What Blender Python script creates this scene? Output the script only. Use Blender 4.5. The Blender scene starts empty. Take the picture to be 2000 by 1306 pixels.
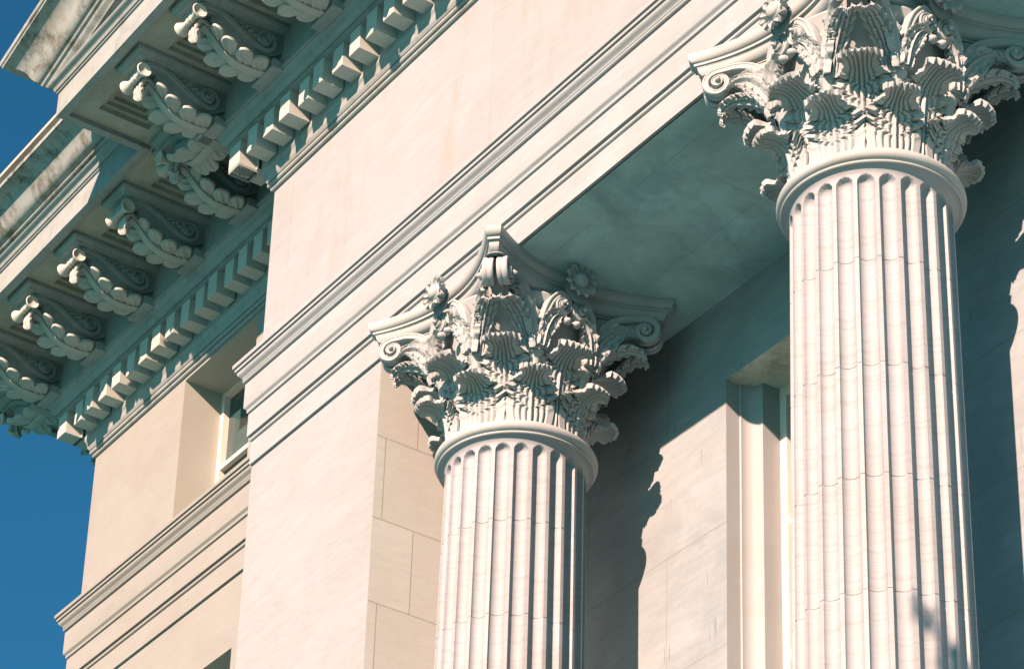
import bpy, math, random
import numpy as np
from mathutils import Matrix, Vector
random.seed(7); rng = np.random.default_rng(7)
scene = bpy.context.scene
COL = scene.collection
PI = math.pi
def rad(d): return math.radians(d)

# ------------------------------------------------------------------ object helpers
def tag(o, label=None, cat=None, group=None, kind=None):
    if cat and not kind: kind = 'thing'
    if label: o['label'] = label
    if cat: o['category'] = cat
    if group: o['group'] = group
    if kind: o['kind'] = kind
    return o
def thing(name, loc=(0, 0, 0), label=None, cat=None, group=None, kind=None):
    o = bpy.data.objects.new(name, None); COL.objects.link(o); o.location = loc
    o.empty_display_size = .2
    return tag(o, label, cat, group, kind)
def mesh(name, V, F, mat, parent=None, loc=(0, 0, 0), smooth=35, rotz=0):
    me = bpy.data.meshes.new(name)
    me.from_pydata([tuple(map(float, v)) for v in V], [], [tuple(int(i) for i in f) for f in F])
    me.validate(); me.update()
    if smooth:
        me.polygons.foreach_set('use_smooth', [True] * len(me.polygons))
        me.set_sharp_from_angle(angle=rad(smooth))
    me.materials.append(mat)
    o = bpy.data.objects.new(name, me); COL.objects.link(o)
    if parent: o.parent = parent
    o.location = loc; o.rotation_euler = (0, 0, rotz)
    return o
def linked(o, parent, loc=None, rotz=None, scale=None):
    c = o.copy(); COL.objects.link(c); c.parent = parent
    if loc is not None: c.location = loc
    if rotz is not None: c.rotation_euler = (0, 0, rotz)
    if scale is not None: c.scale = scale
    return c
def copy_tree(o, parent=None):
    c = o.copy(); COL.objects.link(c); c.parent = parent
    for ch in list(o.children): copy_tree(ch, c)
    return c
class MB:
    def __init__(s): s.V = []; s.F = []
    def add(s, V, F):
        n = len(s.V); s.V += [tuple(v) for v in V]; s.F += [tuple(i + n for i in f) for f in F]; return s
    def box(s, x0, x1, y0, y1, z0, z1):
        V = [(x, y, z) for z in (z0, z1) for y in (y0, y1) for x in (x0, x1)]
        return s.add(V, [(0, 2, 3, 1), (4, 5, 7, 6), (0, 1, 5, 4), (2, 6, 7, 3), (0, 4, 6, 2), (1, 3, 7, 5)])
    def build(s, name, mat, parent=None, **k): return mesh(name, s.V, s.F, mat, parent, **k)
def grid(nr, nc, closed=False, off=0):
    F = []
    for r in range(nr - 1):
        for c in range(nc if closed else nc - 1):
            d = (c + 1) % nc
            F.append((off + r * nc + c, off + r * nc + d, off + (r + 1) * nc + d, off + (r + 1) * nc + c))
    return F
def sweep(profile, path, mit):
    """profile: (p, z) pairs, p = projection in front of the wall plane; path: (x, y); mit: direction of p at each path point"""
    V = []
    for (x, y), (mx, my) in zip(path, mit):
        V += [(x + mx * p, y + my * p, z) for p, z in profile]
    return V, grid(len(path), len(profile))
def lathe(prof, n=48, a0=0):
    V = [(r * math.cos(a0 + 2 * PI * i / n), r * math.sin(a0 + 2 * PI * i / n), z) for r, z in prof for i in range(n)]
    return V, grid(len(prof), n, True)
def arc(cx, cz, r, a0, a1, n=6, ry=None):
    ry = r if ry is None else ry
    return [(cx + r * math.cos(rad(a0 + (a1 - a0) * i / n)), cz + ry * math.sin(rad(a0 + (a1 - a0) * i / n))) for i in range(n + 1)]
def ogee(p0, z0, p1, z1, n=8, flip=False):
    """S curve between two points of a moulding profile"""
    out = []
    for i in range(n + 1):
        t = i / n
        s = t - math.sin(2 * PI * t) / (2 * PI) * .9 if not flip else t + math.sin(2 * PI * t) / (2 * PI) * .8
        out.append((p0 + (p1 - p0) * s, z0 + (z1 - z0) * t))
    return out
def smoothstep(a, b, x):
    t = np.clip((x - a) / (b - a), 0, 1); return t * t * (3 - 2 * t)
def curve(pts, n):
    """Catmull-Rom through pts, n samples evenly along its length"""
    P = np.array(pts, float); P = np.vstack([2 * P[0] - P[1], P, 2 * P[-1] - P[-2]])
    out = []
    for i in range(1, len(P) - 2):
        for t in np.linspace(0, 1, 24, endpoint=False):
            a, b, c, d = P[i - 1:i + 3]
            out.append(.5 * ((2 * b) + (c - a) * t + (2 * a - 5 * b + 4 * c - d) * t * t + (3 * b - a - 3 * c + d) * t ** 3))
    out.append(P[-2]); out = np.array(out)
    L = np.r_[0, np.cumsum(np.linalg.norm(np.diff(out, axis=0), axis=1))]
    s = np.linspace(0, L[-1], n)
    return np.stack([np.interp(s, L, out[:, k]) for k in range(out.shape[1])], 1), L[-1]

# ------------------------------------------------------------------ materials
def nodes(name):
    m = bpy.data.materials.new(name); m.use_nodes = True
    nt = m.node_tree; nt.nodes.clear()
    o = nt.nodes.new('ShaderNodeOutputMaterial'); b = nt.nodes.new('ShaderNodeBsdfPrincipled')
    nt.links.new(b.outputs[0], o.inputs[0])
    return m, nt, b
def N(nt, t, **k):
    n = nt.nodes.new(t)
    for a, v in k.items(): setattr(n, a, v)
    return n
def noise(nt, vec, scale, detail=4, rough=.55, dist=0):
    n = N(nt, 'ShaderNodeTexNoise'); n.inputs['Scale'].default_value = scale; n.inputs['Detail'].default_value = detail
    n.inputs['Roughness'].default_value = rough; n.inputs['Distortion'].default_value = dist
    nt.links.new(vec, n.inputs['Vector']); return n.outputs['Fac']
def ramp(nt, fac, stops):
    r = N(nt, 'ShaderNodeValToRGB'); e = r.color_ramp.elements
    while len(e) < len(stops): e.new(.5)
    for el, (p, c) in zip(e, stops): el.position = p; el.color = (*c, 1) if len(c) == 3 else c
    nt.links.new(fac, r.inputs[0]); return r.outputs[0]
def fl(nt, fac, a, b, lo=0., hi=1.):
    n = N(nt, 'ShaderNodeMapRange'); n.inputs[1].default_value = a; n.inputs[2].default_value = b
    n.inputs[3].default_value = lo; n.inputs[4].default_value = hi
    nt.links.new(fac, n.inputs[0]); return n.outputs[0]
def mapping(nt, vec, scale=(1, 1, 1), rot=(0, 0, 0), loc=(0, 0, 0)):
    n = N(nt, 'ShaderNodeMapping'); n.inputs['Scale'].default_value = scale; n.inputs['Rotation'].default_value = rot
    n.inputs['Location'].default_value = loc; nt.links.new(vec, n.inputs['Vector']); return n.outputs[0]
def mix(nt, fac, a, b, mode='MIX'):
    n = N(nt, 'ShaderNodeMix', data_type='RGBA', blend_type=mode)
    for sock, v in ((n.inputs[0], fac), (n.inputs[6], a), (n.inputs[7], b)):
        if isinstance(v, (int, float)): sock.default_value = v
        elif isinstance(v, tuple): sock.default_value = (*v, 1)
        else: nt.links.new(v, sock)
    return n.outputs[2]
def math_(nt, op, a, b=None):
    n = N(nt, 'ShaderNodeMath', operation=op)
    for s, v in zip(n.inputs, (a, b)):
        if v is None: continue
        if isinstance(v, (int, float)): s.default_value = v
        else: nt.links.new(v, s)
    return n.outputs[0]

CREAM = (.43, .415, .385); TAN = (.36, .32, .26); GREY = (.24, .25, .24)
STONE = (.585, .76, .90)
def marble(name, joints=None, jm=.0035, jd=.75, jt=.30, vein=.35, stain=.35, moss=0., rot=(.5, .4, .6), streak=0., base=CREAM, bands=0., gain=(1, 1, 1), cloud=0., vscale=1., seed=0.):
    m, nt, b = nodes(name)
    geo = N(nt, 'ShaderNodeNewGeometry'); pos = geo.outputs['Position']
    pos0 = mapping(nt, pos, loc=(seed, seed * .7, seed * 1.3)) if seed else pos
    # broad mottling
    n1 = noise(nt, pos0, 1.1, 5, .6, .6)
    col = ramp(nt, n1, [(.30, tuple(.62 * base[i] + .38 * TAN[i] for i in range(3))), (.52, base), (.75, tuple(min(.92, c * 1.04) for c in base))])
    # long slanting veins of the stone
    pv = mapping(nt, pos0, scale=(.55, .55, 3.2), rot=rot)
    v1 = noise(nt, pv, 2.3 * vscale, 6, .65, 1.2)
    band = ramp(nt, v1, [(.36, (0, 0, 0)), (.47, (1, 1, 1)), (.50, (1, 1, 1)), (.60, (0, 0, 0))])
    vs = mapping(nt, pos0, scale=(.7, .7, 9.), rot=(rot[0] + .15, rot[1], rot[2]))
    v2 = noise(nt, vs, 2.0 * vscale, 5, .6, .5)
    lines = ramp(nt, v2, [(.44, (0, 0, 0)), (.485, (1, 1, 1)), (.53, (0, 0, 0))])
    col = mix(nt, math_(nt, 'MULTIPLY', fl(nt, band, 0, 1), vein * .55), col, (0.303, 0.281, 0.237))
    col = mix(nt, math_(nt, 'MULTIPLY', fl(nt, lines, 0, 1), vein * .6), col, GREY)
    # ochre stains
    n2 = noise(nt, mapping(nt, pos0, scale=(1.6, 1.6, .35), loc=(3, 1, 7)), 1.7, 5, .65)
    col = mix(nt, math_(nt, 'MULTIPLY', fl(nt, n2, .52, .75), stain), col, (0.363, 0.285, 0.192))
    if bands:   # fine level bedding lines crossing the drums
        nb = noise(nt, mapping(nt, pos0, scale=(1.2, 1.2, 26.)), 1.6, 3, .6, .4)
        col = mix(nt, math_(nt, 'MULTIPLY', fl(nt, nb, .52, .66), bands), col, (0.303, 0.259, 0.211))
    if streak:  # thin dark drip marks
        nd = noise(nt, mapping(nt, pos0, scale=(26, 26, 2.6)), 1., 2, .5)
        na = noise(nt, pos0, .9, 2)
        k = math_(nt, 'MULTIPLY', fl(nt, nd, .66, .74), fl(nt, na, .42, .58))
        col = mix(nt, math_(nt, 'MULTIPLY', k, streak), col, (.10, .11, .12))
    if moss:
        nm = noise(nt, mapping(nt, pos0, scale=(1.3, 1.3, 1.3), loc=(9, 4, 2)), 2.6, 7, .72, .5)
        nm2 = noise(nt, mapping(nt, pos0, scale=(4, 4, 1.2), loc=(1, 14, 2)), 3.0, 5, .7)
        k = math_(nt, 'MULTIPLY', fl(nt, nm, .45, .63), fl(nt, nm2, .36, .58))
        col = mix(nt, math_(nt, 'MULTIPLY', k, moss), col, (.10, .095, .06))
        k2 = math_(nt, 'MULTIPLY', fl(nt, nm2, .55, .70), moss * .5)
        col = mix(nt, k2, col, (0.244, 0.185, 0.104))
    if cloud:
        nc = noise(nt, mapping(nt, pos0, scale=(1, 1, 1), loc=(5, 2, 8)), 1.5, 6, .62, 1.0)
        col = mix(nt, math_(nt, 'MULTIPLY', fl(nt, nc, .40, .66), cloud), col, (.15, .17, .17))
    bumpsrc = noise(nt, pos, 38, 4, .6)
    bh = math_(nt, 'MULTIPLY', bumpsrc, .35)
    bh = math_(nt, 'ADD', bh, math_(nt, 'MULTIPLY', noise(nt, pos, 7, 3), .5))
    if joints:
        plane, w, h, ox, oz, off = joints
        sx = N(nt, 'ShaderNodeSeparateXYZ'); nt.links.new(pos, sx.inputs[0])
        cx = N(nt, 'ShaderNodeCombineXYZ')
        nt.links.new(math_(nt, 'ADD', sx.outputs['XYZ'.index(plane[0])], ox), cx.inputs[0])
        nt.links.new(math_(nt, 'ADD', sx.outputs['XYZ'.index(plane[1])], oz), cx.inputs[1])
        br = N(nt, 'ShaderNodeTexBrick', offset=off, offset_frequency=2, squash=1, squash_frequency=2)
        br.inputs['Color1'].default_value = (0, 0, 0, 1); br.inputs['Color2'].default_value = (1, 1, 1, 1)
        br.inputs['Mortar'].default_value = (.5, .5, .5, 1)
        br.inputs['Scale'].default_value = 1; br.inputs['Mortar Size'].default_value = jm
        br.inputs['Mortar Smooth'].default_value = .1
        br.inputs['Brick Width'].default_value = w; br.inputs['Row Height'].default_value = h
        nt.links.new(cx.outputs[0], br.inputs['Vector'])
        tone = fl(nt, br.outputs['Color'], 0, 1)
        col = mix(nt, fl(nt, tone, 0, 1, .0, jt), col, (0.348, 0.307, 0.248), 'MIX')
        col = mix(nt, math_(nt, 'MULTIPLY', br.outputs['Fac'], jd), col, (0.163, 0.141, 0.107))
        bh = math_(nt, 'SUBTRACT', bh, math_(nt, 'MULTIPLY', br.outputs['Fac'], .8))
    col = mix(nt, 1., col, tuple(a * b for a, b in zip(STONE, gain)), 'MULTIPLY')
    nt.links.new(col, b.inputs['Base Color'])
    b.inputs['Roughness'].default_value = .62
    b.inputs['Specular IOR Level'].default_value = .25
    bp = N(nt, 'ShaderNodeBump'); bp.inputs['Strength'].default_value = .35; bp.inputs['Distance'].default_value = .006
    nt.links.new(bh, bp.inputs['Height']); nt.links.new(bp.outputs[0], b.inputs['Normal'])
    return m
def plain(name, c, rough=.5, metal=0., spec=.4):
    m, nt, b = nodes(name)
    geo = N(nt, 'ShaderNodeNewGeometry'); n = noise(nt, geo.outputs['Position'], 9, 5, .6)
    nt.links.new(mix(nt, fl(nt, n, .35, .7, 0, .35), c, tuple(x * .72 for x in c)), b.inputs['Base Color'])
    b.inputs['Roughness'].default_value = rough; b.inputs['Metallic'].default_value = metal
    b.inputs['Specular IOR Level'].default_value = spec
    return m
M_plain = marble('dressed_marble', vein=.30, stain=.28)
M_shaft = marble('drum_marble', gain=(.98, .925, .945), vein=.16, stain=.16, bands=.38, seed=2.)
M_carve = marble('carved_marble', gain=(1.15, 1.10, 1.06), vein=.05, stain=.30)
M_frieze = marble('frieze_marble', gain=(.97, .94, .95), jd=.25, jm=.003, jt=.2, joints=('XZ', 2.9, 1.9, 1.2 + 2.9, -2.1 + 19, .5), vein=.28, stain=.55, rot=(.2, .6, .5))
M_pier = marble('pier_marble', gain=(1.66, 1.55, 1.47), jm=.005, jd=.55, jt=.6, joints=('YZ', 1.2, .692, .145 + 12., -.618 + .692 * 21, .229), vein=.28, stain=.18, base=(0.406, 0.392, 0.348), seed=4.)  # side face lightened in its colour, standing in for grazing sun
M_pierf = marble('pier_front_marble', gain=(.97,.94,.94), vein=.30, stain=.12, rot=(.3, .75, .2))
M_wall = marble('rear_wall_marble', gain=(.97, 1.00, 1.03), cloud=.30, vscale=.55, jd=.45, jt=.35, joints=('XZ', 1.9, .95, .55 + 19, 1.52 + 19, .5), vein=.42, stain=.18, streak=.5, rot=(.1, .95, .3))
M_soffit = marble('ceiling_marble', gain=(1.45, 2.05, 2.05), cloud=.85, vscale=.6, jd=.45, jt=.5, joints=('XY', 1.55, .76, .2 + 15.5, .26 + 7.6, .5), vein=.85, stain=.25, base=(0.391, 0.392, 0.372), rot=(.9, .3, .9), moss=.25)  # teal gain paints the cool light of the shade into the stone
M_corn = marble('cornice_marble', vein=.20, stain=.55, moss=.30, base=(0.391, 0.375, 0.329))
M_bright = marble('brightened_cornice_marble', gain=(1.45, 1.33, 1.17), vein=.25, stain=.35, seed=11.)  # dentil and bolster colour lightened, standing in for bounced and direct sun
M_brack = marble('bracket_marble', gain=(1.22, 1.14, 1.02), vein=.05, stain=.45, moss=.2, seed=12.)
M_panel = marble('soffit_marble', gain=(1.25, 1.18, 1.02), vein=.2, stain=1., moss=.30, base=(0.42, 0.40, 0.345), seed=9.)
M_sima = marble('weathered_marble', vein=.15, stain=1., moss=1., base=(0.391, 0.375, 0.323), seed=1.)
M_arch = marble('architrave_marble', vein=.30, stain=.18, rot=(.2, .55, .3))
M_wing = marble('wing_marble', gain=(.90, .83, .80), vein=.20, stain=.25, base=(0.410, 0.392, 0.336), seed=6.)
M_frame = plain('painted_window_frame', (.62, .59, .54), .5)
M_lead = plain('lead_flashing', (.42, .38, .34), .6)
def glass():
    m, nt, b = nodes('window_glass')
    geo = N(nt, 'ShaderNodeNewGeometry'); n = noise(nt, geo.outputs['Position'], 3, 3)
    nt.links.new(ramp(nt, n, [(.3, (.015, .045, .05)), (.7, (.035, .085, .085))]), b.inputs['Base Color'])
    b.inputs['Roughness'].default_value = .12; b.inputs['Specular IOR Level'].default_value = .6
    return m
M_glass = glass()
def bounce_ground():
    m, nt, b = nodes('teal_bounce_ground')
    geo = N(nt, 'ShaderNodeNewGeometry'); n = noise(nt, geo.outputs['Position'], .7, 6, .7)
    nt.links.new(ramp(nt, n, [(.3, (.015, .20, .21)), (.7, (.025, .25, .25))]), b.inputs['Base Color'])  # made-up teal so the unseen ground bounces cool fill onto undersides
    b.inputs['Roughness'].default_value = .95
    return m
def paving():
    m, nt, b = nodes('paving')
    geo = N(nt, 'ShaderNodeNewGeometry')
    br = N(nt, 'ShaderNodeTexBrick'); br.inputs['Scale'].default_value = 1; br.inputs['Brick Width'].default_value = 1.2
    br.inputs['Row Height'].default_value = .8; br.inputs['Mortar Size'].default_value = .01
    br.inputs['Color1'].default_value = (.09, .13, .13, 1); br.inputs['Color2'].default_value = (.11, .15, .15, 1); br.inputs['Mortar'].default_value = (.2, .19, .17, 1)
    nt.links.new(geo.outputs['Position'], br.inputs['Vector']); nt.links.new(br.outputs[0], b.inputs['Base Color'])
    b.inputs['Roughness'].default_value = .85
    return m
M_granite = plain('dark_granite', (.11, .15, .15), .6)
M_bounce = bounce_ground(); M_pave = paving()

# ------------------------------------------------------------------ dimensions (metres; z = 0 at the necking ring of the columns)
GZ = -12.9                     # ground
FY = -.5; WY = .3              # face of the portico frieze, face of the wing
EX = -2.966                    # left end of the portico entablature
WX = -7.62                     # left end of the wing
RX = 9.6                       # right end, past the frame
BY = 1.035                     # rear wall of the portico
HZ = 1.279                     # underside of the architrave
S = 3.788                      # column spacing

# ------------------------------------------------------------------ ground
mesh('ground', [(-3000, -3000, GZ), (3000, -3000, GZ), (3000, 3000, GZ), (-3000, 3000, GZ)], [(0, 1, 2, 3)], M_bounce, smooth=0)['kind'] = 'structure'
mesh('pavement', [(-14, -9, GZ + .004), (14, -9, GZ + .004), (14, -1.6, GZ + .004), (-14, -1.6, GZ + .004)], [(0, 1, 2, 3)], M_pave, smooth=0)['kind'] = 'structure'

# ------------------------------------------------------------------ fluted shaft
def shaft_mesh():
    ang = []
    for k in range(24):
        for u in [-1.25, -1.0] + [math.sin(PI / 2 * t) for t in np.linspace(-.96, .96, 15)] + [1.0]:
            ang.append((k * 15 + u * 6.0, u if abs(u) <= 1 else 2.))
    A = np.array([rad(a[0]) for a in ang]); U = np.array([a[1] for a in ang])
    zs = [0.0, -.035]
    prof = [(.0, .553), (-.035, .553)]
    zs = []
    rows = []   # (z, radius, flute factor position)
    top = -.135; rw = .052
    zz = list(np.linspace(-.062, -.14, 11)) + list(np.linspace(-.1425, -.215, 24)) + [-.26, -.4]
    for j in (-.71, -1.45, -2.2, -2.95, -3.7, -4.45, -5.2, -5.95, -6.7, -7.45):
        zz += [j + .005, j + .0025, j - .0025, j - .005] + [j - .25, j - .5]
    zz += [-8.0, -8.15, -8.3]
    joints = (-.71, -1.45, -2.2, -2.95, -3.7, -4.45, -5.2, -5.95, -6.7, -7.45)
    V = []
    for z in zz:
        r = .4975 * (1 + .0172 * max(0, -z - .12) * min(1, 1.0))
        t = np.clip((-.062 - z) / .075, 0, 1)
        r += .052 * (1 - math.sqrt(max(0, 1 - (1 - t) ** 2))) if t < 1 else 0
        # flute ends in a half dome at the top
        w = max(0., (z - (-.165)) / .050)
        d = np.where(np.abs(U) <= 1, np.sqrt(np.clip(1 - U * U - w * w, 0, 1)), 0) * .046
        if z < -7.9: d = d * max(0, (z + 8.15) / .25)
        rr = r - d
        if any(abs(z - j) < .004 for j in joints): rr = rr - .0035
        V += [(a * math.cos(b), a * math.sin(b), z) for a, b in zip(rr, A)]
    F = [tuple(reversed(f)) for f in grid(len(zz), len(A), True)]
    return V, [tuple(reversed(f)) for f in F]
# ------------------------------------------------------------------ acanthus leaf
def leaf_mesh(spine, W, nlobe=4, ns=96, nu=65, thick=.016, sweepup=.16, wrap=None, cup=.02, tubes=3.6, tube_h=.0095, eye=.055, serr=.40, tip0=.86, knobs=3.5, flat=False, rib=.012, lob0=.03):
    """spine: (a, b) curve seen from the side, a outward, b up; the leaf lies across it along t (flat: in the plane of the spine).
    Returns V, F in (a, t, b)"""
    P, L = curve(spine, 400)
    T = np.gradient(P, axis=0); T /= np.linalg.norm(T, axis=1)[:, None]
    Nn = np.stack([T[:, 1], -T[:, 0]], 1)              # outward side
    s = np.linspace(0, 1, ns) ** .92
    u = np.linspace(-1, 1, nu)
    Sx, Ux = np.meshgrid(s, u, indexing='ij')
    A_ = np.abs(Ux)
    base = np.interp(s, [q[0] for q in W], [q[1] for q in W])
    ph = (s * nlobe) % 1.0
    tri = 1 - np.abs(2 * ph - 1)                        # 0 in the notch, 1 on the lobe
    notch = np.exp(-(tri / .24) ** 2)
    tph = (s * nlobe * 3) % 1.0
    teeth = 1 - np.abs(2 * tph - 1)
    fade = smoothstep(lob0, lob0 + .12, s) * (1 - smoothstep(tip0 - .06, tip0, s))
    wid = base * (1 - fade * (serr * notch + .15 * (1 - teeth)))
    t = Ux * wid[:, None]
    se = Sx + sweepup * (A_ ** 1.5) * (1 - Sx) * smoothstep(.02, .3, Sx)
    # knobbed rim of the turned-over tip
    tipk = smoothstep(tip0, 1., Sx)
    kn = .5 + .5 * np.cos(2 * PI * A_ * knobs)
    se = se - tipk * (.030 * (1 - kn) + .10 * A_ ** 2)
    se = np.clip(se, 0, 1.0)
    # relief: upright tubes, pierced eyes between lobes, ribs running into every knob
    h = rib * np.exp(-(Ux / .10) ** 2)
    tb = np.cos(2 * PI * A_ * tubes)
    tb = np.where(tb > -.2, .55 * (tb + .2) / 1.2, 1.9 * (tb + .2))       # round tubes, narrow sharp grooves
    h = h + tube_h * tb * smoothstep(.0, .12, Sx) * (1 - smoothstep(.60, .8, A_) * (1 - tipk)) * (1 - .35 * tipk)
    side = smoothstep(.66, .78, A_) * (1 - smoothstep(.86, 1.0, A_) * .6)
    h = h - eye * (notch * fade)[:, None] * side
    h = h + .020 * (tri * fade)[:, None] * smoothstep(.5, .8, A_)
    h = h - .010 * ((1 - teeth) * fade)[:, None] * smoothstep(.55, .9, A_)
    h = h * (np.clip(base / base.max(), .2, 1)[:, None]) ** .5
    h = h + tipk ** 2 * .010 * kn
    h = h + cup * A_ ** 2 * smoothstep(.15, .6, Sx)
    thk = thick * (1 + .6 * tipk)
    def place(hh):
        idx = se * 399
        g = lambda q: np.interp(idx.ravel(), np.arange(400), q).reshape(se.shape)
        a, b, na, nb = g(P[:, 0]), g(P[:, 1]), g(Nn[:, 0]), g(Nn[:, 1])
        if flat: return np.stack([a + na * t, hh, b + nb * t], -1).reshape(-1, 3)
        a = a + na * hh; b = b + nb * hh
        if wrap:   # bend round the bell
            phi = t / max(wrap, .3)
            k = 1 - .6 * smoothstep(.55, .95, Sx)
            return np.stack([a * (1 - k) + a * np.cos(phi) * k, t * (1 - k) + a * np.sin(phi) * k, b], -1).reshape(-1, 3)
        return np.stack([a, t, b], -1).reshape(-1, 3)
    Vf = place(h); Vb = place(h * .35 - thk)
    n = len(Vf)
    Ff = grid(ns, nu); Fb = [tuple(i + n for i in reversed(f)) for f in Ff]
    Fs = []
    for j in range(ns - 1):
        a, b = j * nu, (j + 1) * nu; Fs.append((a, b, b + n, a + n))
        a, b = j * nu + nu - 1, (j + 1) * nu + nu - 1; Fs.append((b, a, a + n, b + n))
    for i in range(nu - 1):
        a, b = (ns - 1) * nu + i, (ns - 1) * nu + i + 1; Fs.append((a, b, b + n, a + n))
    return [tuple(v) for v in np.vstack([Vf, Vb])], Ff + Fb + Fs
def petal(base, tip, nrm, hw, bulge, curl=.0, ribs=2, thick=.014, ni=16, nj=13, rib_h=.005):
    """one rounded lobe: from base to tip, bulging along nrm, tip turned over along nrm by curl"""
    b0 = np.array(base, float); d = np.array(tip, float) - b0; n = np.array(nrm, float); L = np.linalg.norm(d)
    x = d / L; n = n - x * (n @ x); n /= np.linalg.norm(n); y = np.cross(n, x)
    P = []
    for i in range(ni):
        t = i / (ni - 1)
        w = hw * (.30 + .70 * math.sin(PI * min(1, .08 + t * .62)) ** 1.1) * math.sqrt(max(.02, 1 - max(0, (t - .62) / .38) ** 2))
        for j in range(nj):
            q = j / (nj - 1) * 2 - 1
            hgt = bulge * math.sin(PI * min(1., .1 + t * .85)) * (1 - .75 * q * q) + curl * max(0, (t - .55) / .45) ** 2
            hgt += rib_h * math.cos(q * PI * (ribs + .5)) * math.sin(PI * min(1, .15 + t * .8))
            P.append(b0 + x * (t * L) + y * (q * w) + n * hgt)
    P = np.array(P); Q = P - n * thick
    N0 = len(P); F = grid(ni, nj); Fb = [tuple(i + N0 for i in reversed(f)) for f in F]; Fs = []
    for i in range(ni - 1):
        a, b = i * nj, (i + 1) * nj; Fs.append((a, b, b + N0, a + N0))
        a, b = i * nj + nj - 1, (i + 1) * nj + nj - 1; Fs.append((b, a, a + N0, b + N0))
    for j in range(nj - 1):
        a, b = (ni - 1) * nj + j, (ni - 1) * nj + j + 1; Fs.append((a, b, b + N0, a + N0))
    return [tuple(v) for v in np.vstack([P, Q])], F + Fb + Fs
def ribbon(pts, hb, hw, w0=None):
    """flat band along a plane curve (a, b): hb half thickness in the plane, hw half width across it; -> V in (a, w, b)"""
    P = np.array(pts); n = len(P)
    T = np.gradient(P, axis=0); T /= np.linalg.norm(T, axis=1)[:, None] + 1e-9
    Q = np.stack([-T[:, 1], T[:, 0]], 1)
    hb = np.broadcast_to(hb, n); hw = np.broadcast_to(hw, n); w0 = np.broadcast_to(0 if w0 is None else w0, n)
    V = []
    sec = [(-1, -.8), (-.75, -1), (-.45, -1), (-.3, -.88), (.3, -.88), (.45, -1), (.75, -1), (1, -.8), (1, -.25), (.82, -.08), (.82, .08), (1, .25), (1, .8), (.75, 1), (.45, 1), (.3, .88), (-.3, .88), (-.45, 1), (-.75, 1), (-1, .8), (-1, -.8 + .8)]
    for i in range(n):
        for q, w in sec:
            c = P[i] + Q[i] * q * hb[i]
            V.append((c[0], w0[i] + w * hw[i], c[1]))
    m = len(sec)
    F = grid(n, m, True)
    F.append(tuple(range(m))); F.append(tuple(reversed(range((n - 1) * m, n * m))))
    return V, F
def spiral(cx, cz, r0, r1, a0, turns, n=60, sgn=1):
    t = np.linspace(0, 1, n)
    r = r0 * (r1 / r0) ** t
    a = rad(a0) + sgn * 2 * PI * turns * t
    return np.stack([cx + r * np.cos(a), cz + r * np.sin(a)], 1)
def dome(r, h, n=16, m=6):
    V = [(r * math.cos(PI / 2 * i / m) * math.cos(2 * PI * k / n), r * math.cos(PI / 2 * i / m) * math.sin(2 * PI * k / n), h * math.sin(PI / 2 * i / m)) for i in range(m + 1) for k in range(n)]
    return V, grid(m + 1, n, True)
def put(V, fn): return [fn(*v) for v in V]
def radial(phi):
    c, s = math.cos(phi), math.sin(phi)
    return lambda a, w, b: (a * c - w * s, a * s + w * c, b)
def faceplane(phi, dist, tilt=0.):
    """plane square to the radius phi: a runs sideways, w outward"""
    c, s = math.cos(phi), math.sin(phi)
    return lambda a, w, b: ((dist + w + tilt * b) * c - a * s, (dist + w + tilt * b) * s + a * c, b)

def flower_mesh():
    mb = MB()
    n = 11
    V, F = dome(.046, .03, 20, 5); mb.add([(x, y, z + .028) for x, y, z in V], F)
    V, F = lathe([(.05, -.04), (.06, .0), (.055, .022), (.047, .03)], 20); mb.add(V, F)
    for k in range(n):
        a = 2 * PI * k / n
        # spoon petal with a drilled eye
        ps = []
        ni, nj = 9, 7
        for i in range(ni):
            t = i / (ni - 1)
            wd = .021 * (math.sin(PI * min(1, .16 + t * .80)) ** .6) * (1 - .55 * max(0, (t - .75) / .25))
            for j in range(nj):
                q = j / (nj - 1) * 2 - 1
                rr = .044 + t * .066
                zz = .012 + .020 * math.sin(t * 2.4) - .016 * (1 - q * q) * math.exp(-((t - .42) / .2) ** 2) * 1.8 + .006 * q * q
                ps.append((rr, q * wd, zz))
        c, s = math.cos(a), math.sin(a)
        top = [(x * c - y * s, x * s + y * c, z) for x, y, z in ps]
        bot = [(x * c - y * s, x * s + y * c, z - .020) for x, y, z in ps]
        nn = len(top); g = grid(ni, nj)
        side = []
        for i in range(ni - 1):
            p0, p1 = i * nj, (i + 1) * nj; side.append((p1, p0, p0 + nn, p1 + nn))
            p0, p1 = i * nj + nj - 1, (i + 1) * nj + nj - 1; side.append((p0, p1, p1 + nn, p0 + nn))
        for j in range(nj - 1):
            p0 = (ni - 1) * nj + j; side.append((p0 + 1, p0, p0 + nn, p0 + 1 + nn))
        mb.add(top + bot, [tuple(f) for f in g] + [tuple(i + nn for i in reversed(f)) for f in g] + side)
    return mb.V, mb.F

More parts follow.
